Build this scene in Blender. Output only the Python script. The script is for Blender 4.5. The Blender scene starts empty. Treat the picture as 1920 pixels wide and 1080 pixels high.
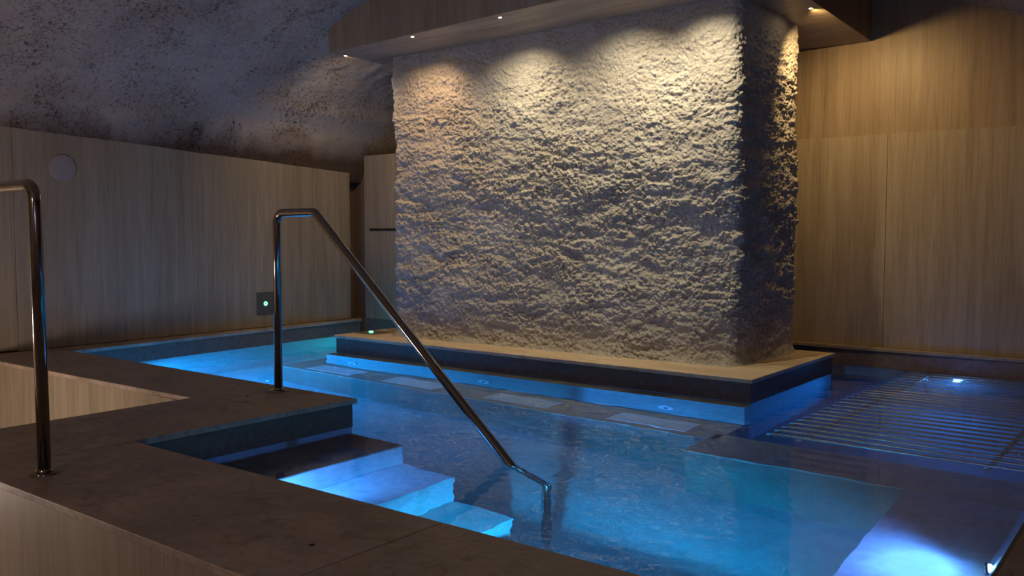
import bpy, bmesh, math
import numpy as np
from mathutils import Vector, Matrix

# ------------------------------------------------------------------ camera, world, exposure
sc = bpy.context.scene
COL = sc.collection
YAW = math.radians(38.5)
PITCH = math.atan(105 / 1680.0)
fw = Vector((-math.sin(YAW) * math.cos(PITCH), math.cos(YAW) * math.cos(PITCH), -math.sin(PITCH)))
rt = Vector((math.cos(YAW), math.sin(YAW), 0))
upv = rt.cross(fw)
cam_data = bpy.data.cameras.new('camera')
cam_data.lens = 31.5
cam_data.sensor_width = 36
cam_data.clip_start = 0.02
cam = bpy.data.objects.new('camera', cam_data)
COL.objects.link(cam)
M = Matrix(((rt.x, upv.x, -fw.x, 0), (rt.y, upv.y, -fw.y, 0), (rt.z, upv.z, -fw.z, 0.8), (0, 0, 0, 1)))
cam.matrix_world = M
sc.camera = cam

world = bpy.data.worlds.new('world')
sc.world = world
world.use_nodes = True
world.node_tree.nodes['Background'].inputs[0].default_value = (0.02, 0.02, 0.03, 1)
world.node_tree.nodes['Background'].inputs[1].default_value = 0.2

sc.view_settings.view_transform = 'Standard'
sc.view_settings.look = 'None'
sc.view_settings.exposure = 1.3
sc.view_settings.gamma = 1.0
sc.view_settings.use_curve_mapping = False
sc.cycles.use_denoising = True
sc.cycles.max_bounces = 10
sc.cycles.diffuse_bounces = 5
sc.cycles.glossy_bounces = 4
sc.cycles.transmission_bounces = 6
sc.cycles.caustics_refractive = True
sc.cycles.caustics_reflective = False
sc.cycles.sample_clamp_indirect = 4.0

WZ = -0.135      # water level
FZ = -1.20       # pool floor

def light(name, kind, loc, power, color, target=None, caustic=True, **kw):
    d = bpy.data.lights.new(name, kind)
    d.energy = power
    d.color = color
    for k, v in kw.items():
        setattr(d, k, v)
    try:
        d.cycles.is_caustics_light = caustic
    except Exception:
        pass
    o = bpy.data.objects.new(name, d)
    COL.objects.link(o)
    o.location = loc
    if target is not None:
        v = Vector(target) - Vector(loc)
        o.rotation_euler = v.to_track_quat('-Z', 'Y').to_euler()
    return o

# added fill lights out of frame, one lavender, supplying the room's ambient light
ROOM_FILL = [((0.55, -0.9, 0.9), 7.0, (0.56, 0.49, 1.0)), ((-1.9, -1.2, 1.35), 9.0, (1.0, 0.75, 0.58)),
        ((-5.1, 0.7, -0.25), 28.0, (1.0, 0.80, 0.70))]
for q, (p, e, c) in enumerate(ROOM_FILL):
    light('room_fill_light', 'POINT', p, e, c, caustic=False, shadow_soft_size=0.12)

# ------------------------------------------------------------------ helpers
def tag(o, label=None, cat=None, group=None, kind=None):
    if label: o['label'] = label
    if cat: o['category'] = cat
    if group: o['group'] = group
    if kind: o['kind'] = kind
    return o

def empty(name, loc=(0, 0, 0), label=None, cat=None, group=None, kind=None):
    o = bpy.data.objects.new(name, None)
    COL.objects.link(o)
    o.location = loc
    o.empty_display_size = 0.1
    return tag(o, label, cat, group, kind)

def link_mesh(name, me, mat, parent=None, smooth=False):
    if mat is not None and len(me.materials) == 0:
        me.materials.append(mat)
    if smooth:
        me.polygons.foreach_set('use_smooth', [True] * len(me.polygons))
    o = bpy.data.objects.new(name, me)
    COL.objects.link(o)
    if parent is not None:
        o.parent = parent
        # part meshes are written in world coordinates: take off the parent's place
        me.transform(Matrix.Translation(-Vector(parent.location)))
    return o

def bm_obj(name, bm, mat, parent=None, smooth=False):
    me = bpy.data.meshes.new(name)
    bmesh.ops.recalc_face_normals(bm, faces=bm.faces)
    bm.to_mesh(me)
    bm.free()
    return link_mesh(name, me, mat, parent, smooth)

def add_box(bm, x0, x1, y0, y1, z0, z1, bevel=0.0, seg=2):
    b = bmesh.new()
    bmesh.ops.create_cube(b, size=1)
    for v in b.verts:
        v.co = Vector((x0 + (v.co.x + .5) * (x1 - x0), y0 + (v.co.y + .5) * (y1 - y0), z0 + (v.co.z + .5) * (z1 - z0)))
    if bevel > 0:
        bmesh.ops.bevel(b, geom=list(b.edges), offset=bevel, segments=seg, affect='EDGES', profile=0.5)
    me = bpy.data.meshes.new('tmp')
    b.to_mesh(me); b.free()
    bm.from_mesh(me)
    bpy.data.meshes.remove(me)

def box(name, x0, x1, y0, y1, z0, z1, mat, parent=None, bevel=0.0, seg=2):
    bm = bmesh.new()
    add_box(bm, x0, x1, y0, y1, z0, z1, bevel, seg)
    return bm_obj(name, bm, mat, parent)

def prism(name, pts, z0, z1, mat, parent=None, bevel=0.0):
    """extruded polygon (pts counter-clockwise in plan)"""
    bm = bmesh.new()
    lo = [bm.verts.new((x, y, z0)) for x, y in pts]
    hi = [bm.verts.new((x, y, z1)) for x, y in pts]
    bm.faces.new(hi); bm.faces.new(list(reversed(lo)))
    n = len(pts)
    for i in range(n):
        bm.faces.new((lo[i], lo[(i + 1) % n], hi[(i + 1) % n], hi[i]))
    if bevel > 0:
        bmesh.ops.bevel(bm, geom=list(bm.edges), offset=bevel, segments=2, affect='EDGES', profile=0.5)
    return bm_obj(name, bm, mat, parent)

def cyl_bm(bm, c, axis, r0, r1, h, n=32, bevel=0.0):
    """frustum from c along axis"""
    b = bmesh.new()
    bmesh.ops.create_cone(b, cap_ends=True, segments=n, radius1=r0, radius2=r1, depth=h)
    if bevel > 0:
        ed = [e for e in b.edges if len(e.link_faces) == 2 and any(len(f.verts) > 4 for f in e.link_faces)]
        bmesh.ops.bevel(b, geom=ed, offset=bevel, segments=3, affect='EDGES', profile=0.5)
    q = Vector((0, 0, 1)).rotation_difference(Vector(axis).normalized())
    T = Matrix.Translation(Vector(c)) @ q.to_matrix().to_4x4() @ Matrix.Translation((0, 0, h / 2))
    b.transform(T)
    me = bpy.data.meshes.new('tmp'); b.to_mesh(me); b.free()
    bm.from_mesh(me); bpy.data.meshes.remove(me)

def torus_bm(bm, c, axis, R, r, n=36, m=10):
    q = Vector((0, 0, 1)).rotation_difference(Vector(axis).normalized()).to_matrix()
    rings = []
    for i in range(n):
        a = 2 * math.pi * i / n
        ring = []
        for j in range(m):
            t = 2 * math.pi * j / m
            p = Vector(((R + r * math.cos(t)) * math.cos(a), (R + r * math.cos(t)) * math.sin(a), r * math.sin(t)))
            ring.append(bm.verts.new(Vector(c) + q @ p))
        rings.append(ring)
    for i in range(n):
        for j in range(m):
            bm.faces.new((rings[i][j], rings[(i + 1) % n][j], rings[(i + 1) % n][(j + 1) % m], rings[i][(j + 1) % m]))

def round_path(pts, rad, seg=10):
    """polyline with filleted corners"""
    P = [Vector(p) for p in pts]
    out = [P[0]]
    for i in range(1, len(P) - 1):
        a, b, c = P[i - 1], P[i], P[i + 1]
        d1 = (a - b).normalized(); d2 = (c - b).normalized()
        ang = d1.angle(d2)
        t = rad / math.tan(ang / 2)
        t = min(t, (a - b).length * .45, (c - b).length * .45)
        s = b + d1 * t; e = b + d2 * t
        rr = t * math.tan(ang / 2)
        cen = b + (d1 + d2).normalized() * (rr / math.sin(ang / 2))
        v0 = s - cen; v1 = e - cen
        for k in range(seg + 1):
            f = k / seg
            w = v0.lerp(v1, f).normalized() * rr if rr > 1e-6 else v0
            th = v0.angle(v1)
            w = (v0 * math.sin((1 - f) * th) + v1 * math.sin(f * th)) / math.sin(th)
            out.append(cen + w)
    out.append(P[-1])
    return out

def tube_bm(bm, path, r, n=20, caps=True):
    T = []
    for i in range(len(path)):
        a = path[max(i - 1, 0)]; b = path[min(i + 1, len(path) - 1)]
        T.append((Vector(b) - Vector(a)).normalized())
    ref = Vector((0, 1, 0)) if abs(T[0].y) < .9 else Vector((0, 0, 1))
    rings = []
    for p, t in zip(path, T):
        s = t.cross(ref).normalized(); u = s.cross(t)
        rings.append([bm.verts.new(Vector(p) + (s * math.cos(2 * math.pi * k / n) + u * math.sin(2 * math.pi * k / n)) * r) for k in range(n)])
    for i in range(len(rings) - 1):
        for k in range(n):
            bm.faces.new((rings[i][k], rings[i][(k + 1) % n], rings[i + 1][(k + 1) % n], rings[i + 1][k]))
    if caps:
        bm.faces.new(rings[0]); bm.faces.new(list(reversed(rings[-1])))

# ------------------------------------------------------------------ numpy gradient noise
_rng = np.random.RandomState(7)
_perm = np.concatenate([_rng.permutation(256)] * 3)
_g = _rng.normal(size=(256, 3)); _g /= np.linalg.norm(_g, axis=1)[:, None]

def noise3(x, y, z):
    xi = np.floor(x).astype(int); yi = np.floor(y).astype(int); zi = np.floor(z).astype(int)
    xf = x - xi; yf = y - yi; zf = z - zi
    xi &= 255; yi &= 255; zi &= 255
    u = xf * xf * xf * (xf * (xf * 6 - 15) + 10); v = yf * yf * yf * (yf * (yf * 6 - 15) + 10); w = zf * zf * zf * (zf * (zf * 6 - 15) + 10)
    r = 0
    for dx in (0, 1):
        for dy in (0, 1):
            for dz in (0, 1):
                h = _perm[_perm[_perm[xi + dx] + yi + dy] + zi + dz]
                gg = _g[h]
                d = gg[:, 0] * (xf - dx) + gg[:, 1] * (yf - dy) + gg[:, 2] * (zf - dz)
                r = r + d * (u if dx else 1 - u) * (v if dy else 1 - v) * (w if dz else 1 - w)
    return r * 1.6

def crumbs(x, y, z, f, seed):
    """rounded grains: one jittered point per cell, each a small dome"""
    rg = np.random.RandomState(seed)
    J = rg.rand(256, 3); Rr = .55 + .55 * rg.rand(256)
    x = x * f; y = y * f; z = z * f
    xi = np.floor(x).astype(int); yi = np.floor(y).astype(int); zi = np.floor(z).astype(int)
    best = np.zeros(len(x))
    for dx in (-1, 0, 1):
        for dy in (-1, 0, 1):
            for dz in (-1, 0, 1):
                cx = xi + dx; cy = yi + dy; cz = zi + dz
                h = _perm[_perm[_perm[cx & 255] + (cy & 255)] + (cz & 255)]
                d2 = (x - cx - J[h, 0]) ** 2 + (y - cy - J[h, 1]) ** 2 + (z - cz - J[h, 2]) ** 2
                v = np.sqrt(np.maximum(0, 1 - d2 / (Rr[h] * Rr[h]))) * (.5 + .6 * (Rr[h] - .55))
                best = np.maximum(best, v)
    return best * 1.3

def grid_mesh(name, V, nu, nv, closed=False):
    """V: (nu*nv,3) array, index = i*nv + j"""
    me = bpy.data.meshes.new(name)
    cu = nu if closed else nu - 1
    i = np.arange(cu)[:, None]; j = np.arange(nv - 1)[None, :]
    a = i * nv + j; b = ((i + 1) % nu) * nv + j
    F = np.stack([a, b, b + 1, a + 1], -1).reshape(-1, 4)
    me.vertices.add(len(V)); me.vertices.foreach_set('co', V.astype(np.float32).ravel())
    me.loops.add(F.size); me.loops.foreach_set('vertex_index', F.astype(np.int32).ravel())
    me.polygons.add(len(F)); me.polygons.foreach_set('loop_start', np.arange(0, F.size, 4, dtype=np.int32))
    me.polygons.foreach_set('use_smooth', np.ones(len(F), bool))
    me.update(calc_edges=True)
    return me

# ------------------------------------------------------------------ materials
def new_mat(name):
    m = bpy.data.materials.new(name)
    m.use_nodes = True
    nt = m.node_tree
    b = nt.nodes['Principled BSDF']
    return m, nt, b

def N(nt, t, **kw):
    n = nt.nodes.new(t)
    for k, v in kw.items():
        if k.startswith('i_'):
            n.inputs[k[2:].replace('_', ' ')].default_value = v
        else:
            setattr(n, k, v)
    return n

def ramp(nt, fac, stops):
    r = nt.nodes.new('ShaderNodeValToRGB')
    el = r.color_ramp.elements
    while len(el) < len(stops): el.new(0.5)
    for e, (p, c) in zip(el, stops):
        e.position = p; e.color = (*c, 1) if len(c) == 3 else c
    nt.links.new(fac, r.inputs[0])
    return r

def coords(nt, scale=(1, 1, 1)):
    tc = N(nt, 'ShaderNodeNewGeometry')
    mp = N(nt, 'ShaderNodeMapping')
    mp.inputs['Scale'].default_value = scale
    nt.links.new(tc.outputs['Position'], mp.inputs[0])
    return mp.outputs[0]

def noise(nt, vec, scale, detail=4, rough=0.55, dist=0.0):
    n = N(nt, 'ShaderNodeTexNoise')
    n.inputs['Scale'].default_value = scale
    n.inputs['Detail'].default_value = detail
    n.inputs['Roughness'].default_value = rough
    n.inputs['Distortion'].default_value = dist
    nt.links.new(vec, n.inputs['Vector'])
    return n.outputs['Fac']

def mixc(nt, fac, a, b, mode='MIX'):
    m = N(nt, 'ShaderNodeMix', data_type='RGBA', blend_type=mode)
    if isinstance(fac, (int, float)): m.inputs[0].default_value = fac
    else: nt.links.new(fac, m.inputs[0])
    for s, v in ((6, a), (7, b)):
        if isinstance(v, tuple): m.inputs[s].default_value = (*v, 1)
        else: nt.links.new(v, m.inputs[s])
    return m.outputs[2]

def bump(nt, b, height, strength=0.3, dist=0.01):
    n = N(nt, 'ShaderNodeBump')
    n.inputs['Strength'].default_value = strength
    n.inputs['Distance'].default_value = dist
    nt.links.new(height, n.inputs['Height'])
    nt.links.new(n.outputs[0], b.inputs['Normal'])

def mat_veined(name, c0, c1, c2, rough=0.45, along='z', fine=1.0):
    """vein-cut stone-look slab: long thin streaks along one axis"""
    m, nt, b = new_mat(name)
    L = 0.9
    S = {'z': (15, 15, L), 'x': (L, 15, 15), 'y': (15, L, 15)}[along]
    v = coords(nt, S)
    v2 = coords(nt, tuple(s * 5.5 if s > 5 else s * 2.2 for s in S))
    v3 = coords(nt, tuple(s * .22 for s in S))
    a = noise(nt, v, 1.0, 6, .68, .7)
    f = noise(nt, v2, fine, 4, .7, .9)
    w = noise(nt, v3, 1.0, 2, .5, .1)
    r1 = ramp(nt, a, [(0.30, c0), (0.52, c1), (0.72, c2)])
    r2 = ramp(nt, f, [(0.30, (.74, .72, .69)), (0.52, (1, 1, 1)), (0.72, (1.0, 1.0, 1.0))])
    r3 = ramp(nt, w, [(0.3, (.84, .82, .80)), (0.65, (1.0, 1.0, 1.0))])
    c = mixc(nt, 1.0, r1.outputs[0], r2.outputs[0], 'MULTIPLY')
    c = mixc(nt, 1.0, c, r3.outputs[0], 'MULTIPLY')
    nt.links.new(c, b.inputs['Base Color'])
    b.inputs['Roughness'].default_value = rough
    b.inputs['Specular IOR Level'].default_value = 0.3
    bump(nt, b, f, .12, .002)
    return m

def mat_mottled(name, c0, c1, c2, rough=0.5, scale=5.0, stretch=(1, 1, 1), bs=.25, pits=False, rr=None):
    m, nt, b = new_mat(name)
    v = coords(nt, stretch)
    a = noise(nt, v, scale, 5, .6, .5)
    f = noise(nt, v, scale * 9, 4, .6)
    r1 = ramp(nt, a, [(0.28, c0), (0.5, c1), (0.72, c2)])
    r2 = ramp(nt, f, [(0.3, (.78, .77, .76)), (0.6, (1, 1, 1))])
    c = mixc(nt, 1.0, r1.outputs[0], r2.outputs[0], 'MULTIPLY')
    if pits:
        p = noise(nt, v, scale * 2.2, 6, .75, 1.5)
        pr = ramp(nt, p, [(0.52, (1, 1, 1)), (0.68, (.60, .54, .50))])
        c = mixc(nt, 1.0, c, pr.outputs[0], 'MULTIPLY')
    nt.links.new(c, b.inputs['Base Color'])
    b.inputs['Roughness'].default_value = rough
    if rr:
        r = ramp(nt, a, [(0.3, (rr[0],) * 3), (0.7, (rr[1],) * 3)])
        nt.links.new(r.outputs[0], b.inputs['Roughness'])
    b.inputs['Specular IOR Level'].default_value = 0.35
    bump(nt, b, f, bs, .003)
    return m

m_panel = mat_veined('vein_cut_cladding', (.275, .222, .150), (.350, .288, .198), (.41, .342, .240))
m_panel_warm = mat_veined('vein_cut_upper', (.24, .175, .11), (.31, .235, .155), (.37, .285, .195), fine=.8)
m_soffit = mat_veined('vein_cut_soffit', (.24, .18, .13), (.36, .285, .21), (.43, .34, .26), along='x')
m_coping = mat_mottled('brown_stone_coping', (.27, .205, .152), (.40, .312, .236), (.52, .415, .32), 0.42, 3.4, (1, 1, 1), .3, True, (.34, .52))
m_plinthtop = mat_mottled('honed_beige_stone', (.50, .37, .24), (.62, .48, .33), (.70, .57, .42), 0.5, 2.2, (1, 3, 1), .2, True)
m_fascia = mat_mottled('dark_granite_tile', (.115, .083, .060), (.155, .115, .086), (.195, .15, .115), 0.45, 40, (1, 1, 1), .2)
m_basin = mat_mottled('pale_basin_tile', (.36, .39, .38), (.42, .45, .44), (.48, .51, .50), 0.5, 2.0, (1, 1, 1), .15)
m_bench = mat_mottled('tan_bench_stone', (.38, .30, .22), (.47, .375, .285), (.55, .45, .35), 0.5, 6.0, (1, 1, 1), .2)
m_tread = mat_mottled('brown_tread_stone', (.17, .125, .10), (.22, .165, .13), (.27, .21, .165), 0.5, 6.0, (1, 1, 1), .2)
m_plate = mat_mottled('white_air_plate', (.78, .78, .76), (.84, .84, .82), (.88, .88, .86), 0.45, 12.0, (1, 1, 1), .1)
m_floor = mat_mottled('brown_floor_stone', (.12, .09, .07), (.18, .13, .10), (.22, .17, .13), 0.5, 3.0)

def mat_simple(name, col, rough=.5, metal=0.0, spec=.5, emit=None, es=0.0):
    m, nt, b = new_mat(name)
    b.inputs['Base Color'].default_value = (*col, 1)
    b.inputs['Roughness'].default_value = rough
    b.inputs['Metallic'].default_value = metal
    b.inputs['Specular IOR Level'].default_value = spec
    if emit:
        b.inputs['Emission Color'].default_value = (*emit, 1)
        b.inputs['Emission Strength'].default_value = es
    return m

m_steel = mat_simple('brushed_stainless_steel', (.30, .27, .255), .17, 1.0)
nt = m_steel.node_tree
_v = coords(nt, (60, 60, 60)); _f = noise(nt, _v, 3.0, 3, .6)
_r = ramp(nt, _f, [(0.3, (.10,) * 3), (0.7, (.17,) * 3)])
nt.links.new(_r.outputs[0], nt.nodes['Principled BSDF'].inputs['Roughness'])
m_bar = mat_simple('submerged_stainless_tube', (.62, .58, .52), .22, 1.0)
m_black = mat_simple('black_slot', (.008, .007, .007), .6)
m_glass_dark = mat_simple('dark_button_plate', (.12, .10, .08), .35)
m_green = mat_simple('green_indicator', (.1, .5, .3), .4, emit=(.10, 1.0, .40), es=3.0)
m_speaker = mat_simple('speaker_grille', (.30, .26, .24), .6)
m_jet = mat_simple('jet_plastic', (.90, .92, .95), .35)
m_lamp = mat_simple('lit_led_lens', (1, .9, .7), .4, emit=(1.0, .74, .42), es=120.0)
m_poollamp = mat_simple('lit_pool_lens', (.6, .8, 1), .4, emit=(.15, .45, 1.0), es=30.0)
m_trimring = mat_simple('brass_trim_ring', (.45, .36, .26), .3, 1.0)
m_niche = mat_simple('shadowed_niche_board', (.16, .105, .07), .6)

# rough stucco of the pillar
m_stucco, nt, b = new_mat('rough_lime_stucco')
v = coords(nt)
a = noise(nt, v, 4.0, 4, .6)
f = noise(nt, v, 60.0, 5, .7)
g = noise(nt, v, 190.0, 3, .7)
r1 = ramp(nt, a, [(0.3, (.40, .37, .33)), (0.7, (.52, .485, .44))])
r2 = ramp(nt, f, [(0.30, (.62, .60, .58)), (0.5, (1, 1, 1))])
nt.links.new(mixc(nt, 1.0, r1.outputs[0], r2.outputs[0], 'MULTIPLY'), b.inputs['Base Color'])
b.inputs['Roughness'].default_value = .95
b.inputs['Specular IOR Level'].default_value = .1
ad = N(nt, 'ShaderNodeMath', operation='ADD')
nt.links.new(f, ad.inputs[0]); nt.links.new(g, ad.inputs[1])
bump(nt, b, ad.outputs[0], .9, .004)

# cave plaster of the vault: pale, with dark pits and a darker brown towards the springing
m_vault, nt, b = new_mat('pitted_vault_plaster')
v = coords(nt)
a = noise(nt, v, 1.4, 4, .6, .4)
p = noise(nt, v, 42.0, 6, .78, 1.0)
p2 = noise(nt, v, 2.6, 4, .6, .6)
r1 = ramp(nt, a, [(0.3, (.40, .345, .30)), (0.7, (.57, .50, .44))])
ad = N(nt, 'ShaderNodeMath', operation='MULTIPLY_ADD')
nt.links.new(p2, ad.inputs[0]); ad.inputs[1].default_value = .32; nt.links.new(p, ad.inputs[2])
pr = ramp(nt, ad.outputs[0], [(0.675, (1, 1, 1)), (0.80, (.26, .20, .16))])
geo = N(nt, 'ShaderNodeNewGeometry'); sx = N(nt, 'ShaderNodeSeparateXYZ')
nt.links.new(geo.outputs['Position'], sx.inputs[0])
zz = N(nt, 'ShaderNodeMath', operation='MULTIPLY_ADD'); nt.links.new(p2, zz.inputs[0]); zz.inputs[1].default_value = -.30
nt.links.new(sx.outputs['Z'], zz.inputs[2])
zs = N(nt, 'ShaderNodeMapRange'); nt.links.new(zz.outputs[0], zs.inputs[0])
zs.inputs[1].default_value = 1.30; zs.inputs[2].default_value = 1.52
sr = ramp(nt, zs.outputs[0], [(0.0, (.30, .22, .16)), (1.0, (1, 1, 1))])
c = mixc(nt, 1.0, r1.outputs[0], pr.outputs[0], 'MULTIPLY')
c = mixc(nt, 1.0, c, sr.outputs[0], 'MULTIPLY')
nt.links.new(c, b.inputs['Base Color'])
b.inputs['Roughness'].default_value = .95
b.inputs['Specular IOR Level'].default_value = .1
bump(nt, b, p, .9, .02)

# water
m_water, nt, b = new_mat('clear_pool_water')
nt.nodes.remove(b)
out = nt.nodes['Material Output']
gl = N(nt, 'ShaderNodeBsdfGlass'); gl.inputs['IOR'].default_value = 1.333; gl.inputs['Roughness'].default_value = 0.0
gl.inputs['Color'].default_value = (1, 1, 1, 1)
nt.links.new(gl.outputs[0], out.inputs['Surface'])
USE_VOL = True
if USE_VOL:
    va = N(nt, 'ShaderNodeVolumeAbsorption'); va.inputs['Color'].default_value = (.45, .85, 1, 1); va.inputs['Density'].default_value = .40
    vs = N(nt, 'ShaderNodeVolumeScatter'); vs.inputs['Color'].default_value = (.6, .88, 1, 1); vs.inputs['Density'].default_value = .12
    vs.inputs['Anisotropy'].default_value = .3
    ash = N(nt, 'ShaderNodeAddShader')
    nt.links.new(va.outputs[0], ash.inputs[0]); nt.links.new(vs.outputs[0], ash.inputs[1])
    nt.links.new(ash.outputs[0], out.inputs['Volume'])

# ------------------------------------------------------------------ room shell
S = dict(kind='structure')
# left wall with its sloping head line
def wall_poly_x(name, x0, x1, pts, mat, parent=None):
    """slab between x0 and x1, outline pts (y,z)"""
    bm = bmesh.new()
    A = [bm.verts.new((x0, y, z)) for y, z in pts]; B = [bm.verts.new((x1, y, z)) for y, z in pts]
    bm.faces.new(A); bm.faces.new(list(reversed(B)))
    n = len(pts)
    for i in range(n):
        bm.faces.new((A[i], A[(i + 1) % n], B[(i + 1) % n], B[i]))
    return bm_obj(name, bm, mat, parent)

def head(y):   # left wall head height
    return 1.527 - (y - 2.544) * (1.527 - 1.372) / (5.53 - 2.544)

wl = empty('wall_left', (-6.3, 2.6, 0)); tag(wl, **S)
wall_poly_x('cladding_panel', -6.3, -6.34, [(2.612, .004), (5.53, .004), (5.53, head(5.53)), (2.612, head(2.612))], m_panel, wl)
wall_poly_x('cladding_panel', -6.3, -6.34, [(-2.4, .012), (2.609, .012), (2.609, head(2.609)), (-2.4, head(-2.4))], m_panel, wl)
wall_poly_x('wall_core', -6.341, -6.50, [(-2.5, -.9), (5.45, -.9), (5.45, 1.36), (-2.5, 1.70)], m_niche, wl)
box('niche_board', -6.50, -6.44, 5.45, 5.75, -.9, 1.62, m_niche, wl)
box('plinth_board', -6.34, -6.302, -2.4, 2.35, -.85, .0, m_panel, wl)

wb = empty('wall_back', (-3, 6.45, 0)); tag(wb, **S)
box('cladding_panel', -6.245, -4.3, 5.66, 5.70, .003, 1.50, m_panel, wb)
box('return_wall', -6.5, -4.3, 5.702, 6.6, -1.3, 1.46, m_niche, wb)
box('upper_panel', -4.3, 1.6, 6.462, 6.6, 1.2, 3.2, m_panel_warm, wb)
for q, (a0, a1) in enumerate(((-4.3, -3.05), (-3.048, -1.84), (-1.838, -.62), (-.618, .60), (.602, 1.6))):
    box('cladding_panel', a0, a1, 6.45, 6.60, .0, 1.47, m_panel, wb, .0015, 1)
o = box('wall_right', .95, 1.1, -2.5, 6.6, -.9, 3.0, m_panel); tag(o, **S)
o = box('wall_front', -6.5, 1.1, -2.6, -2.5, -.9, 3.2, m_panel); tag(o, **S)
o = box('floor', -6.5, 1.1, -2.6, 2.35, -.95, -.85, m_floor); tag(o, **S)

# vault
def vault_z(x, y):
    t = np.clip((x + 3.35) / 3.02, -.9999, .9999)
    e = 1.32 + 1.27 * np.sqrt(1 - t * t)
    # right haunch opens out beyond x=-1.04
    rh = 2.115 - .62 * (x + 1.04) + .08 * (x + 1.04) ** 2
    s = 1 / (1 + np.exp(-(x + 1.0) / .08))
    z = e * (1 - s) + rh * s
    # left haunch: a steep foot standing on the head of the cladding
    f = np.clip((x + 6.35) / .15, 0, 1)
    z = np.where(x < -6.06, (1.33 - (y - 4) * .05) + (z - 1.33) * f, z)
    z = z + 0
    return z
nx, ny = 300, 330
xs = -6.345 + (np.arange(nx) / (nx - 1)) ** 1.15 * (7.5)
ys = np.linspace(-2.6, 6.55, ny)
X, Y = np.meshgrid(xs, ys, indexing='ij'); X = X.ravel(); Y = Y.ravel()
Z = vault_z(X, Y)
d = .055 * noise3(X * .9, Y * .9, Z * .9 + 5) + .03 * noise3(X * 2.3, Y * 2.3, Z * 2.3 + 9) + .016 * noise3(X * 8, Y * 8, Z * 8 + 2) + .009 * noise3(X * 19, Y * 19, Z * 19)
edge = np.clip((X + 6.345) / .5, .12, 1)
Z = Z + d * edge
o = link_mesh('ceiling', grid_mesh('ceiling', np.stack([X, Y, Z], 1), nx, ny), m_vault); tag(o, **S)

# ------------------------------------------------------------------ pool basin
pb = empty('pool_basin', (-3.3, 4, FZ), 'sunken pool basin lined in pale tile with steps and benches under blue water', 'pool')
box('basin_floor', -6.3, 0.1, 1.6, 6.6, FZ - .1, FZ, m_basin, pb)
box('basin_wall', -3.45, .10, 1.60, 1.806, FZ, WZ + .01, m_basin, pb)      # near
box('basin_wall', -3.45, -3.263, 1.806, 2.66, FZ, WZ + .01, m_basin, pb)     # beside the steps
box('basin_wall', -6.25, -3.263, 2.66, 2.862, FZ, WZ + .01, m_basin, pb)     # far strip
prism('basin_wall', [(-6.4, 2.862), (-6.075, 2.862), (-6.255, 5.62), (-6.4, 5.62)], FZ, WZ + .01, m_basin, pb)
box('basin_wall', -6.4, -4.3, 5.675, 5.75, FZ, WZ + .01, m_basin, pb)
box('basin_wall', -4.3, .1, 6.40, 6.50, FZ, WZ + .01, m_basin, pb)
# sloped right wall
bm = bmesh.new()
ring = [(-.56, -.60), (-.42, WZ + .01), (.1, WZ + .01), (.1, FZ), (-.56, FZ)]
A = [bm.verts.new((x, 1.8, z)) for x, z in ring]; B = [bm.verts.new((x - .02, 6.42, z)) for x, z in ring]
bm.faces.new(A); bm.faces.new(list(reversed(B)))
for i in range(5): bm.faces.new((A[i], A[(i + 1) % 5], B[(i + 1) % 5], B[i]))
bm_obj('basin_wall', bm, m_basin, pb)
# steps
for k in range(3):
    xe = -2.92 + .32 * k; zt = -.295 - .30 * k
    st = prism('step', [(-3.263, 1.806), (xe, 1.806), (xe, 2.86), (-3.263, 2.86)], FZ, zt - .022, m_basin, pb)
    prism('step_tread', [(-3.263 if k == 0 else xe - .32, 1.808), (xe + .006, 1.808), (xe + .006, 2.866), (-3.263 if k == 0 else xe - .32, 2.866)],
          zt - .022, zt, m_tread if k == 0 else m_basin, pb, .003)
# benches
prism('bench', [(-1.0, 3.88), (-.90, 1.806), (-.40, 1.806), (-.40, 3.88)], FZ, -.60, m_basin, pb)
box('bench', -2.02, -.40, 3.885, 4.26, FZ, -.62, m_tread, pb)
box('bench_top', -2.024, -.40, 3.88, 4.262, -.62, -.60, m_bench, pb, .003)
box('recess_floor', -2.02, -.40, 4.26, 6.40, FZ, -.98, m_tread, pb)

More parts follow.
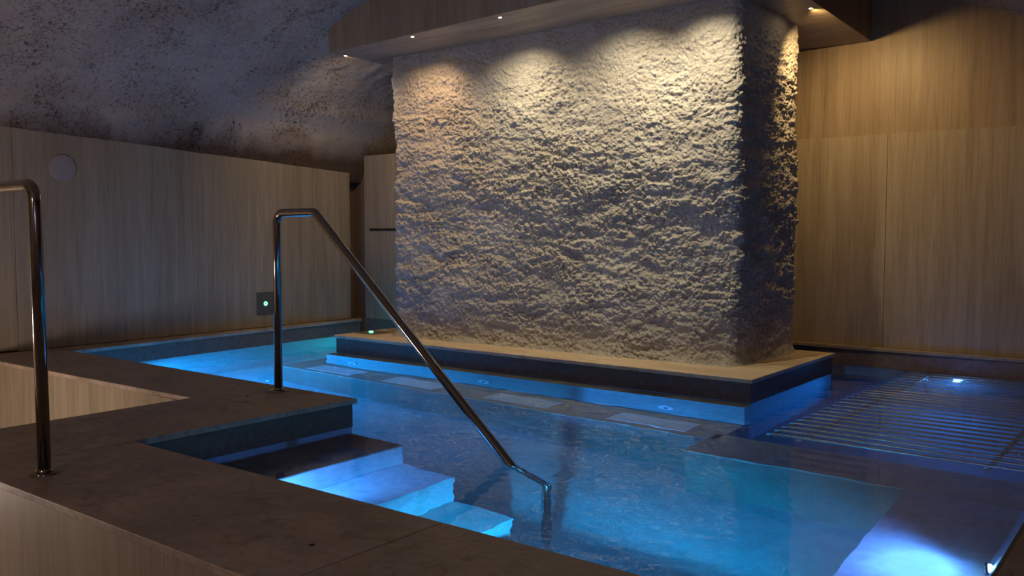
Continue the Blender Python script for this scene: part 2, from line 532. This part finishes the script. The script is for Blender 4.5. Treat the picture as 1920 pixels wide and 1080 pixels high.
# ------------------------------------------------------------------ water
def in_poly_prism():
    x0, x1, xm, y0, ym, y1 = -6.33, -.30, -3.40, 1.72, 2.75, 6.46
    step = .018
    xs = np.unique(np.concatenate([np.arange(x0, x1, step), [xm, x1]]))
    ys = np.unique(np.concatenate([np.arange(y0, y1, step), [ym, y1]]))
    nx, ny = len(xs), len(ys)
    X, Y = np.meshgrid(xs, ys, indexing='ij')
    h = .0009 * noise3((X * 3.0).ravel(), (Y * 7.0).ravel(), np.full(X.size, .3)) + .0008 * noise3((X * 8).ravel(), (Y * 15).ravel(), np.full(X.size, 4.3)) \
        + .0013 * noise3((X * 1.1).ravel(), (Y * 1.6).ravel(), np.full(X.size, 8.1))
    h = h.reshape(X.shape)
    rr = np.hypot(X + 2.21, Y - 2.78)
    h += .0022 * np.cos(rr * 75) * np.exp(-rr * 6)
    Z = WZ + h
    keep = ~((X < xm - 1e-6) & (Y < ym - 1e-6))
    idx = np.full((nx, ny), -1); idx[keep] = np.arange(keep.sum())
    V = np.stack([X[keep], Y[keep], Z[keep]], 1)
    nt_ = len(V)
    F = []
    a = idx[:-1, :-1]; b_ = idx[1:, :-1]; c_ = idx[1:, 1:]; d_ = idx[:-1, 1:]
    ok = (a >= 0) & (b_ >= 0) & (c_ >= 0) & (d_ >= 0)
    top = np.stack([a[ok], b_[ok], c_[ok], d_[ok]], 1)
    # boundary loop
    im = int(np.where(np.abs(xs - xm) < 1e-9)[0][0]); jm = int(np.where(np.abs(ys - ym) < 1e-9)[0][0])
    loop = [idx[i, 0] for i in range(im, nx - 1)] + [idx[nx - 1, j] for j in range(0, ny - 1)] + [idx[i, ny - 1] for i in range(nx - 1, 0, -1)] \
        + [idx[0, j] for j in range(ny - 1, jm, -1)] + [idx[i, jm] for i in range(0, im)] + [idx[im, j] for j in range(jm, 0, -1)]
    me = bpy.data.meshes.new('pool_water')
    L = len(loop)
    bot = V[loop].copy(); bot[:, 2] = FZ - .05
    verts = np.concatenate([V, bot])
    sides = [(loop[(k + 1) % L], loop[k], nt_ + k, nt_ + (k + 1) % L) for k in range(L)]
    loops = list(top.ravel()) + [v for s in sides for v in s] + [nt_ + k for k in range(L - 1, -1, -1)]
    starts = list(range(0, len(top) * 4 + L * 4, 4)) + [len(top) * 4 + L * 4]
    me.vertices.add(len(verts)); me.vertices.foreach_set('co', verts.astype(np.float32).ravel())
    me.loops.add(len(loops)); me.loops.foreach_set('vertex_index', np.array(loops, np.int32))
    me.polygons.add(len(starts)); me.polygons.foreach_set('loop_start', np.array(starts, np.int32))
    sm = np.zeros(len(starts), bool); sm[:len(top)] = True
    me.polygons.foreach_set('use_smooth', sm)
    me.update(calc_edges=True); me.validate()
    return me
wat = link_mesh('pool_water', in_poly_prism(), m_water)
tag(wat, 'still clear blue lit water filling the pool around the rough pillar', 'water')

# ------------------------------------------------------------------ coping (Z-shaped stone deck round the pool) and fascias
cp = empty('pool_coping', (-3.5, 2.0, 0), 'brown stone coping deck in a zigzag around the near pool edge', 'coping')
T = .024
def slab(pts, mat=m_coping, parent=cp, name='coping_slab'):
    return prism(name, pts, -T, 0, mat, parent, .003)
J = .0012
slab([(-3.25 + J, 1.19), (-1.66 - J, 1.21), (-1.66 - J, 1.782), (-3.25 + J, 1.752)])
slab([(-1.66 + J, 1.21), (-.38, 1.225), (-.38, 1.80), (-1.66 + J, 1.783)])
slab([(-3.885, 1.185), (-3.25 - J, 1.19), (-3.248 - J, 1.752), (-3.25, 2.475 - J), (-3.888, 2.475 - J), (-3.887, 2.3)])
slab([(-3.53 + J, 2.475 + J), (-3.248, 2.475 + J), (-3.242, 2.88), (-3.53 + J, 2.875)])
slab([(-4.95 + J, 2.36), (-3.889, 2.395), (-3.889, 2.475 + J), (-3.53 - J, 2.475 + J), (-3.53 - J, 2.875), (-4.95 + J, 2.86)])
slab([(-6.30, 2.33), (-4.95 - J, 2.36), (-4.95 - J, 2.86), (-6.06, 2.845), (-6.30, 2.845)])
slab([(-6.30, 2.845 + J), (-6.058, 2.845 + J), (-6.155, 4.22), (-6.30, 4.22)])
slab([(-6.30, 4.222), (-6.155, 4.222), (-6.243, 5.61), (-6.30, 5.61)])
# right-hand and back edges
slab([(-.378, 1.225), (.9, 1.24), (.9, 3.95), (-.42, 3.95), (-.378, 1.80)])
slab([(-.421, 3.952), (.9, 3.952), (.9, 6.45), (-.46, 6.45), (-.46, 6.37)])
prism('back_ledge', [(-4.3, 6.355), (-.46, 6.385), (-.46, 6.45), (-4.3, 6.45)], -T, 0, m_panel_warm, cp, .003)
# small plugs let into the stone
for (x, y) in ((-1.801, 1.441), (-5.672, 2.578), (-4.521, 2.564), (-3.72, 2.593)):
    bm = bmesh.new(); cyl_bm(bm, (x, y, -.001), (0, 0, 1), .0085, .0075, .0022, 14)
    bm_obj('plug', bm, m_black, cp)
# dark fascias from the coping to below the water line
fb = WZ - .012
def fascia(x0, x1, y0, y1): return box('fascia_tile', x0, x1, y0, y1, fb, -T, m_fascia, cp)
fascia(-3.25, .1, 1.60, 1.803 - .0)
box('fascia_tile', -3.45, -3.260, 1.60, 2.864, fb, -T, m_fascia, cp)
fascia(-6.30, -3.4505, 2.68, 2.864)
prism('fascia_tile', [(-6.35, 2.864), (-6.072, 2.864), (-6.252, 5.60), (-6.35, 5.60)], fb, -T, m_fascia, cp)
box('fascia_tile', -6.4, -4.3, 5.66, 5.75, fb, .003, m_fascia, cp)
box('fascia_tile', -4.3, -.4, 6.385, 6.5, fb, -T, m_fascia, cp)
prism('fascia_tile', [(-.40, 1.8), (.5, 1.8), (.5, 6.38), (-.48, 6.38)], fb, -T, m_fascia, cp)
# outer faces of the deck towards the lower floor
box('deck_cladding', -3.86, 1.0, 1.235, 1.26, -.86, -T, m_panel, cp)
box('deck_cladding', -3.872, -3.86, 1.235, 2.385, -.86, -T, m_panel, cp)
box('deck_cladding', -6.30, -3.872, 2.385, 2.41, -.86, -T, m_panel, cp)

# ------------------------------------------------------------------ island plinth with its submerged bench
ip = empty('island_plinth', (-3.7, 5.2, 0), 'dark sided island plinth with pale honed stone top under the rough pillar', 'plinth')
prism('plinth_top', [(-5.41, 4.566), (-1.982, 4.584), (-1.997, 5.95), (-5.42, 5.95)], -T, 0, m_plinthtop, ip, .004)
prism('plinth_side', [(-5.395, 4.582), (-1.997, 4.60), (-2.01, 5.935), (-5.405, 5.935)], WZ - .012, -T, m_fascia, ip)
prism('plinth_core', [(-5.392, 4.585), (-2.0, 4.603), (-2.013, 5.93), (-5.402, 5.93)], FZ, WZ - .012, m_basin, ip)
prism('backrest', [(-5.392, 4.48), (-1.99, 4.515), (-1.99, 4.602), (-5.392, 4.584)], -.60, -.175, m_basin, ip, .006)
prism('backrest_cap', [(-5.394, 4.470), (-1.984, 4.505), (-1.984, 4.60), (-5.394, 4.583)], -.175, -.163, m_bench, ip, .003)
prism('bench', [(-5.595, 4.175), (-1.985, 4.135), (-2.0, 4.60), (-5.39, 4.584), (-5.39, 5.2), (-5.595, 5.2)], FZ, -.62, m_tread, ip)
prism('bench_top', [(-5.60, 4.17), (-1.98, 4.13), (-2.0, 4.60), (-5.39, 4.584), (-5.39, 5.2), (-5.60, 5.2)], -.62, -.60, m_bench, ip, .004)

# white air plates let into the bench
for q, (cx, lab) in enumerate(((-5.07, 'white underwater bench plate at the far left end of the island bench'),
                               (-4.26, 'white underwater bench plate half hidden behind the long sloping handrail'),
                               (-3.34, 'white underwater bench plate in the middle, right of the sloping handrail'),
                               (-2.43, 'white underwater bench plate nearest the right corner of the island'))):
    cy = 4.315 - .006 * q
    e = empty('air_plate', (cx, cy, -.60), lab, 'plate', 'white plates in the submerged bench')
    bm = bmesh.new(); add_box(bm, cx - .245, cx + .245, cy - .095, cy + .095, -.603, -.592, .003)
    bm_obj('plate_body', bm, m_plate, e)

# jets on the backrest
for q, (cx, lab) in enumerate(((-5.09, 'small round water jet under water at left of the island backrest'),
                               (-3.81, 'small round water jet under water in the middle of the island backrest'),
                               (-2.46, 'small round water jet under water near the right corner of the island'))):
    y = 4.478 + (cx + 5.392) * .0103
    e = empty('water_jet', (cx, y, -.44), lab, 'jet', 'round jets in the island backrest')
    bm = bmesh.new(); torus_bm(bm, (cx, y - .004, -.44), (0, -1, 0), .043, .008); bm_obj('jet_rim', bm, m_jet, e, True)
    bm = bmesh.new(); cyl_bm(bm, (cx, y + .004, -.44), (0, -1, 0), .043, .040, .008, 28); bm_obj('jet_dish', bm, m_jet, e)
    bm = bmesh.new(); cyl_bm(bm, (cx, y - .004, -.44), (0, -1, 0), .016, .012, .012, 20, .002); bm_obj('jet_nozzle', bm, m_glass_dark, e)
for q, (yy, lab) in enumerate(((3.66, 'round dark rimmed jet on the right pool edge, nearer one'), (3.88, 'round dark rimmed jet on the right pool edge, farther one'))):
    nrm = Vector((-.465, 0, .14)).normalized()
    c0 = Vector((-.505, yy, -.40)) + nrm * .004
    e = empty('side_jet', c0, lab, 'jet', 'round jets in the right backrest')
    bm = bmesh.new(); torus_bm(bm, c0, nrm, .046, .010); bm_obj('jet_rim', bm, m_steel, e, True)
    bm = bmesh.new(); cyl_bm(bm, c0 - nrm * .004, nrm, .044, .040, .006, 28); bm_obj('jet_dish', bm, m_glass_dark, e)
    bm = bmesh.new(); cyl_bm(bm, c0, nrm, .018, .012, .014, 20, .002); bm_obj('jet_nozzle', bm, m_steel, e)

# ------------------------------------------------------------------ rough stucco pillar
def pillar():
    x0, x1 = -5.015, -2.25
    yL, yR, yB = 4.83, 4.95, 5.87
    R = .07
    def seg_pts(a, b, step):
        n = max(2, int(math.hypot(b[0] - a[0], b[1] - a[1]) / step))
        t = np.arange(n) / n
        return np.stack([a[0] + (b[0] - a[0]) * t, a[1] + (b[1] - a[1]) * t], 1)
    def arc(c, a0, a1, n):
        t = np.radians(a0 + (a1 - a0) * np.arange(n) / n)
        return np.stack([c[0] + R * np.cos(t), c[1] + R * np.sin(t)], 1)
    parts = [arc((x0 + R, yL + R), 180, 270, 14), seg_pts((x0 + R, yL), (x1 - R, yR), .0034), arc((x1 - R, yR + R), 270, 360, 24),
             seg_pts((x1, yR + R), (x1, yB - R), .0042), arc((x1 - R, yB - R), 0, 90, 14),
             seg_pts((x1 - R, yB), (x0 + R, yB), .03), arc((x0 + R, yB - R), 90, 180, 10), seg_pts((x0, yB - R), (x0, yL + R), .014)]
    P = np.concatenate(parts)
    nu = len(P)
    tan = np.roll(P, -1, 0) - np.roll(P, 1, 0)
    nrm = np.stack([tan[:, 1], -tan[:, 0]], 1); nrm /= np.linalg.norm(nrm, axis=1)[:, None]
    zz = np.linspace(-.002, 2.235, 640)
    nv = len(zz)
    X = np.repeat(P[:, 0], nv); Y = np.repeat(P[:, 1], nv)
    NX = np.repeat(nrm[:, 0], nv); NY = np.repeat(nrm[:, 1], nv)
    Z = np.tile(zz, nu)
    h = Z / 2.2
    # broad undulation, horizontally troweled waves, lumps, crumbs
    d = .030 * noise3(X * 1.1, Y * 1.1, Z * 1.5) 
    wx = X + .05 * noise3(X * 4, Y * 4, Z * 4 + 3); wz = Z + .03 * noise3(X * 5, Y * 5, Z * 5 + 11)
    rough = np.clip(1.15 - np.clip((h - .72) / .28, 0, 1) * .75, .3, 1.2)
    rough *= np.clip(.55 + h * 3.0, 0, 1)
    patch = .75 + .5 * noise3(X * 1.7, Y * 1.7, Z * 3.0 + 20)
    rough = rough * patch
    d += .013 * rough * noise3(wx * 4.0, Y * 4.5, wz * 11)
    n0 = noise3(wx * 21, Y * 21, wz * 29)
    nb = noise3(wx * 5 + 7, Y * 5, wz * 14 + 3)
    d -= .012 * rough * np.clip(nb * 2.2 - .3, 0, 1)
    rough = rough * 1.15
    n3 = noise3(X * 95, Y * 95, Z * 100)
    c1 = crumbs(wx, Y, Z * 1.08, 1 / .0205, 1); c2 = crumbs(X, Y, Z, 1 / .0115, 2)
    big = np.clip(.5 + nb * 1.3, 0, 1)
    d += rough * (.0050 * n0 + .0200 * (c1 - .4) * (.5 + .9 * np.clip(.5 + n0 * 1.4, 0, 1)) * (1.15 - .6 * big) + .0100 * (c2 - .4) + .0030 * n3)
    # slow swell and hollow of the face: a shaded hollow band below mid height
    wob = noise3(X * .8, Y * .8, Z * 0 + 5) * .22 + noise3(X * 2.6, Y * 2.6, Z * 0 + 8) * .10
    zc = Z - .92 - wob
    d += (.024 * np.tanh(zc / .15) - .024 * np.tanh((Z - .42 - .5 * wob) / .14)) * np.clip(-NY, 0, 1) * np.clip((X - x0 - .02) / .45, 0, 1) + .010 * noise3(X * 2.2, Y * 2.2, Z * 4.5 + 31)
    # skirt spreading onto the plinth, pulled in a little at mid height on the left
    d += .035 * np.exp(-Z / .045) * (1 + .8 * noise3(X * 7, Y * 7, Z * 0 + 1))
    d += .02 * (h - .5) * (X < x0 + .3)
    V = np.stack([X + NX * d, Y + NY * d, Z], 1)
    return grid_mesh('rough_pillar', V, nu, nv, True)
pil = link_mesh('rough_pillar', pillar(), m_stucco)
tag(pil, 'massive rough stuccoed rectangular pillar standing on the island plinth', 'pillar')

# ------------------------------------------------------------------ bulkhead round the pillar's head
bh = empty('ceiling_bulkhead', (-3.6, 5.3, 2.12), 'vein-cut clad bulkhead with downlights wrapping the pillar head below the vault', 'bulkhead')
FL, FR, BR, BL = (-5.24, 4.43, 2.12), (-1.98, 4.43, 2.205), (-1.98, 6.46, 2.115), (-5.24, 6.46, 2.115)
def quad_slab(name, q, off, mat, parent):
    bm = bmesh.new()
    A = [bm.verts.new(p) for p in q]; B = [bm.verts.new(Vector(p) + Vector(off)) for p in q]
    n = len(q)
    bm.faces.new(A); bm.faces.new(list(reversed(B)))
    for i in range(n): bm.faces.new((A[i], A[(i + 1) % n], B[(i + 1) % n], B[i]))
    return bm_obj(name, bm, mat, parent)
quad_slab('soffit_panel', [FL, FR, BR, BL], (0, 0, .02), m_soffit, bh)
def upto(p, z): return (p[0], p[1], z)
quad_slab('front_panel', [FL, FR, upto(FR, 3.0), upto(FL, 3.0)], (0, -.012, 0), m_panel, bh)
quad_slab('end_panel', [FR, BR, upto(BR, 3.0), upto(FR, 3.0)], (.012, 0, 0), m_panel_warm, bh)
quad_slab('end_panel', [BL, FL, upto(FL, 3.0), upto(BL, 3.0)], (-.012, 0, 0), m_panel, bh)

def soffit_z(x, y):
    u = (x + 5.24) / 3.26; v = (y - 4.43) / 2.03
    return (FL[2] * (1 - u) + FR[2] * u) * (1 - v) + (BL[2] * (1 - u) + BR[2] * u) * v

SP = [((-5.22, 4.555), 10, (1, .74, .44), (-5.75, 5.2, 1.1), 140, 'leftmost small bulkhead downlight at the corner over the left end'),
      ((-4.43, 4.47), 12, (1, .66, .36), (-4.66, 4.83, 1.15), 114, 'warm bulkhead downlight, second from the left corner'),
      ((-3.66, 4.48), 15, (1, .84, .54), (-3.79, 4.86, 1.15), 114, 'bulkhead downlight over the middle of the rough pillar'),
      ((-2.84, 4.49), 16, (1, .85, .56), (-3.00, 4.89, 1.15), 114, 'bulkhead downlight right of the middle above the frame'),
      ((-2.37, 4.54), 17, (1, .85, .56), (-2.42, 4.93, 1.15), 114, 'bulkhead downlight at the right front corner of the pillar'),
      ((-2.03, 5.47), 21, (1, .66, .28), (-1.82, 6.45, 1.15), 124, 'bulkhead downlight on the right return beside the back wall')]
for (xy, e_, c_, tg, sz, lab) in SP:
    z = soffit_z(*xy)
    e = empty('recessed_downlight', (xy[0], xy[1], z), lab, 'downlight', 'small downlights in the bulkhead')
    bm = bmesh.new(); torus_bm(bm, (xy[0], xy[1], z), (0, 0, -1), .013, .0025, 24, 8); bm_obj('trim_ring', bm, m_trimring, e, True)
    bm = bmesh.new(); cyl_bm(bm, (xy[0], xy[1], z + .001), (0, 0, -1), .0105, .009, .003, 20); bm_obj('lens', bm, m_lamp, e)
    l = light('downlight_beam', 'SPOT', (xy[0], xy[1], z - .012), e_, c_, tg or (xy[0], xy[1], 0), spot_size=math.radians(sz), spot_blend=1.0, shadow_soft_size=.008)
    l.parent = e; l.location = (0, 0, -.012)

# ------------------------------------------------------------------ handrails
def flange(e, x, y):
    bm = bmesh.new()
    cyl_bm(bm, (x, y, 0), (0, 0, 1), .052, .050, .007, 40, .002)
    cyl_bm(bm, (x, y, .007), (0, 0, 1), .028, .024, .010, 32, .002)
    return bm_obj('base_flange', bm, m_steel, e, True)
RR = .0205
h1 = empty('handrail', (-3.044, 1.33, 0), 'near stainless steel handrail post at the left edge bending out of frame', 'handrail')
bm = bmesh.new()
tube_bm(bm, round_path([(-3.044, 1.33, .004), (-3.050, 1.33, .955), (-3.60, 1.33, .955), (-4.75, 1.33, .10), (-4.75, 1.33, -.85)], .055), RR, 28)
bm_obj('rail_tube', bm, m_steel, h1, True); flange(h1, -3.044, 1.33)
h2 = empty('handrail', (-3.716, 2.777, 0), 'stainless steel handrail sloping down from the coping corner into the pool water', 'handrail')
bm = bmesh.new()
tube_bm(bm, round_path([(-3.716, 2.777, .004), (-3.708, 2.777, .895), (-3.415, 2.777, .895), (-2.035, 2.777, -.295), (-2.035, 2.777, FZ + .003)], .055), RR, 28)
bm_obj('rail_tube', bm, m_steel, h2, True); flange(h2, -3.716, 2.777)

# ------------------------------------------------------------------ submerged lounger of steel tubes
lg = empty('tube_lounger', (-1.1, 5.2, -.98), 'submerged lounger grid of parallel stainless tubes in the right rear of the pool', 'lounger')
def bar_z(y): return -.205 + .045 * math.exp(-((y - 5.2) / .22) ** 2) + .05 * np.clip((y - 5.9) / .4, 0, 1)
def bar_bm(y):
    bm = bmesh.new(); z = bar_z(y)
    tube_bm(bm, round_path([(-1.655, y, z - .05), (-1.655, y, z), (-.56, y, z), (-.56, y, z - .05)], .03, 5), .0185, 12)
    return bm
y = 4.035
for k in range(25):
    bm_obj('tube_bar', bar_bm(y), m_bar, lg, True)
    y += .0965
for xx in (-1.50, -.72):
    bm = bmesh.new(); pts = [Vector((xx, yy, bar_z(yy) - .032)) for yy in np.linspace(4.0, 6.38, 40)]
    tube_bm(bm, pts, .016, 10); bm_obj('support_rail', bm, m_bar, lg, True)
    for yy in (5.25, 6.25):
        bm = bmesh.new(); tube_bm(bm, [Vector((xx, yy, -.978)), Vector((xx, yy, bar_z(yy) - .034))], .009, 10); bm_obj('leg', bm, m_bar, lg, True)

# ------------------------------------------------------------------ small wall fittings
sp = empty('wall_speaker', (-6.3, 2.938, 1.242), 'round flush speaker high on the left clad wall', 'speaker')
bm = bmesh.new(); cyl_bm(bm, (-6.3005, 2.938, 1.242), (1, 0, 0), .092, .089, .008, 48, .002); bm_obj('speaker_rim', bm, m_speaker, sp)
bm = bmesh.new(); cyl_bm(bm, (-6.2925, 2.938, 1.242), (1, 0, 0), .074, .072, .002, 48, .0006); bm_obj('speaker_grille', bm, m_speaker, sp)

tb = empty('touch_button_panel', (-6.3, 4.595, .2), 'square dark touch button with green ring low on the left wall', 'button panel')
box('button_plate', -6.3, -6.2935, 4.50, 4.69, .108, .295, m_glass_dark, tb, .0015)
bm = bmesh.new(); torus_bm(bm, (-6.2925, 4.586, .2), (1, 0, 0), .013, .0045, 24, 8); bm_obj('indicator_ring', bm, m_green, tb, True)
tb2 = empty('touch_button_panel', (-5.28, 4.86, .0), 'square dark touch button with green ring lying on the left end of the plinth top', 'button panel')
box('button_plate', -5.385, -5.175, 4.765, 4.955, .0, .005, m_glass_dark, tb2, .001)
bm = bmesh.new(); torus_bm(bm, (-5.30, 4.86, .0075), (0, 0, 1), .013, .005, 24, 8); bm_obj('indicator_ring', bm, m_green, tb2, True)

sl = empty('wall_slot', (-6.0, 5.66, .822), 'thin black slot in the clad panel just left of the rough pillar', 'slot vent')
box('slot_frame', -6.175, -5.2, 5.652, 5.6595, .812, .832, m_black, sl)

# ------------------------------------------------------------------ underwater lamps
PL = [((-2.85, 1.815, -.46), (-.12, 1, -.03), 130, (.06, .30, 1.0), 74, 'underwater lamp on the near wall glowing over the pool steps'),
      ((-5.72, 2.872, -.40), (.3, .9, -.4), 200, (.01, .33, 1.0), 150, 'underwater lamp below the far coping strip at the left'),
      ((-1.34, 6.39, -.36), (0, -1, 0), 50, (.01, .22, 1.0), 130, 'underwater lamp in the back wall behind the tube lounger'),
      ((-.545, 3.10, -.50), (-1, -.05, -.2), 34, (.09, .27, 1.0), 110, 'underwater lamp in the right pool wall above its bench'),
      ((-1.45, 1.815, -.62), (-.45, .8, -.8), 260, (.008, .40, .88), 120, 'added underwater fill lamp in the near wall, unseen below the near coping'),  # unseen lamp added to brighten the middle of the pool floor
      ((-5.62, 5.655, -.42), (-.5, -.8, -.3), 18, (.02, .65, .75), 150, 'underwater lamp behind the left rear of the island')]
for (p, dr, e_, c_, sz, lab) in PL:
    e = empty('pool_lamp', p, lab, 'pool lamp', 'underwater pool lamps')
    dv = Vector(dr).normalized(); pv = Vector(p)
    bm = bmesh.new(); torus_bm(bm, pv, dv, .034, .006, 28, 8); bm_obj('lamp_rim', bm, m_steel, e, True)
    bm = bmesh.new(); cyl_bm(bm, pv - dv * .008, dv, .031, .029, .010, 28, .002); bm_obj('lens', bm, m_poollamp, e)
    l = light('pool_lamp_beam', 'SPOT', p, e_, c_, pv + dv, spot_size=math.radians(sz), spot_blend=1.0, shadow_soft_size=.03)
    l.parent = e; l.location = dv * .03

# hoops and cords added at the unseen fill lights (lights set at the top)
m_fill_lens = mat_simple('lit_fill_lens', (1, .8, .6), .4, emit=(1, .7, .45), es=6)
for q, (p, e_, c_) in enumerate(ROOM_FILL):
    lab = ('hoop and cord at an added lavender fill light out of frame right of the camera', 'hoop and cord at an added warm fill light out of frame behind the camera', 'hoop and cord at an added low fill light out of frame at the left over the lower floor')[q]
    e = empty('fill_lamp', p, lab, 'lamp')
    bm = bmesh.new(); torus_bm(bm, p, (0, 0, 1), .13, .006, 32, 8); bm_obj('fill_hoop', bm, m_steel, e, True)
    bm = bmesh.new(); cyl_bm(bm, Vector(p) + Vector((0, .13, 0)), (0, 0, 1), .003, .003, 1.2, 8); bm_obj('fill_cord', bm, m_black, e)

# light bent by the water reaches what lies in and around it
for o in list(COL.objects):
    if o.type == 'MESH':
        try:
            if o is wat: o.cycles.is_caustics_caster = True
            elif o.name.startswith(('step', 'bench', 'basin', 'backrest', 'plate_body', 'jet', 'tube_bar', 'plinth', 'rail_tube')): o.cycles.is_caustics_receiver = True
        except Exception:
            pass
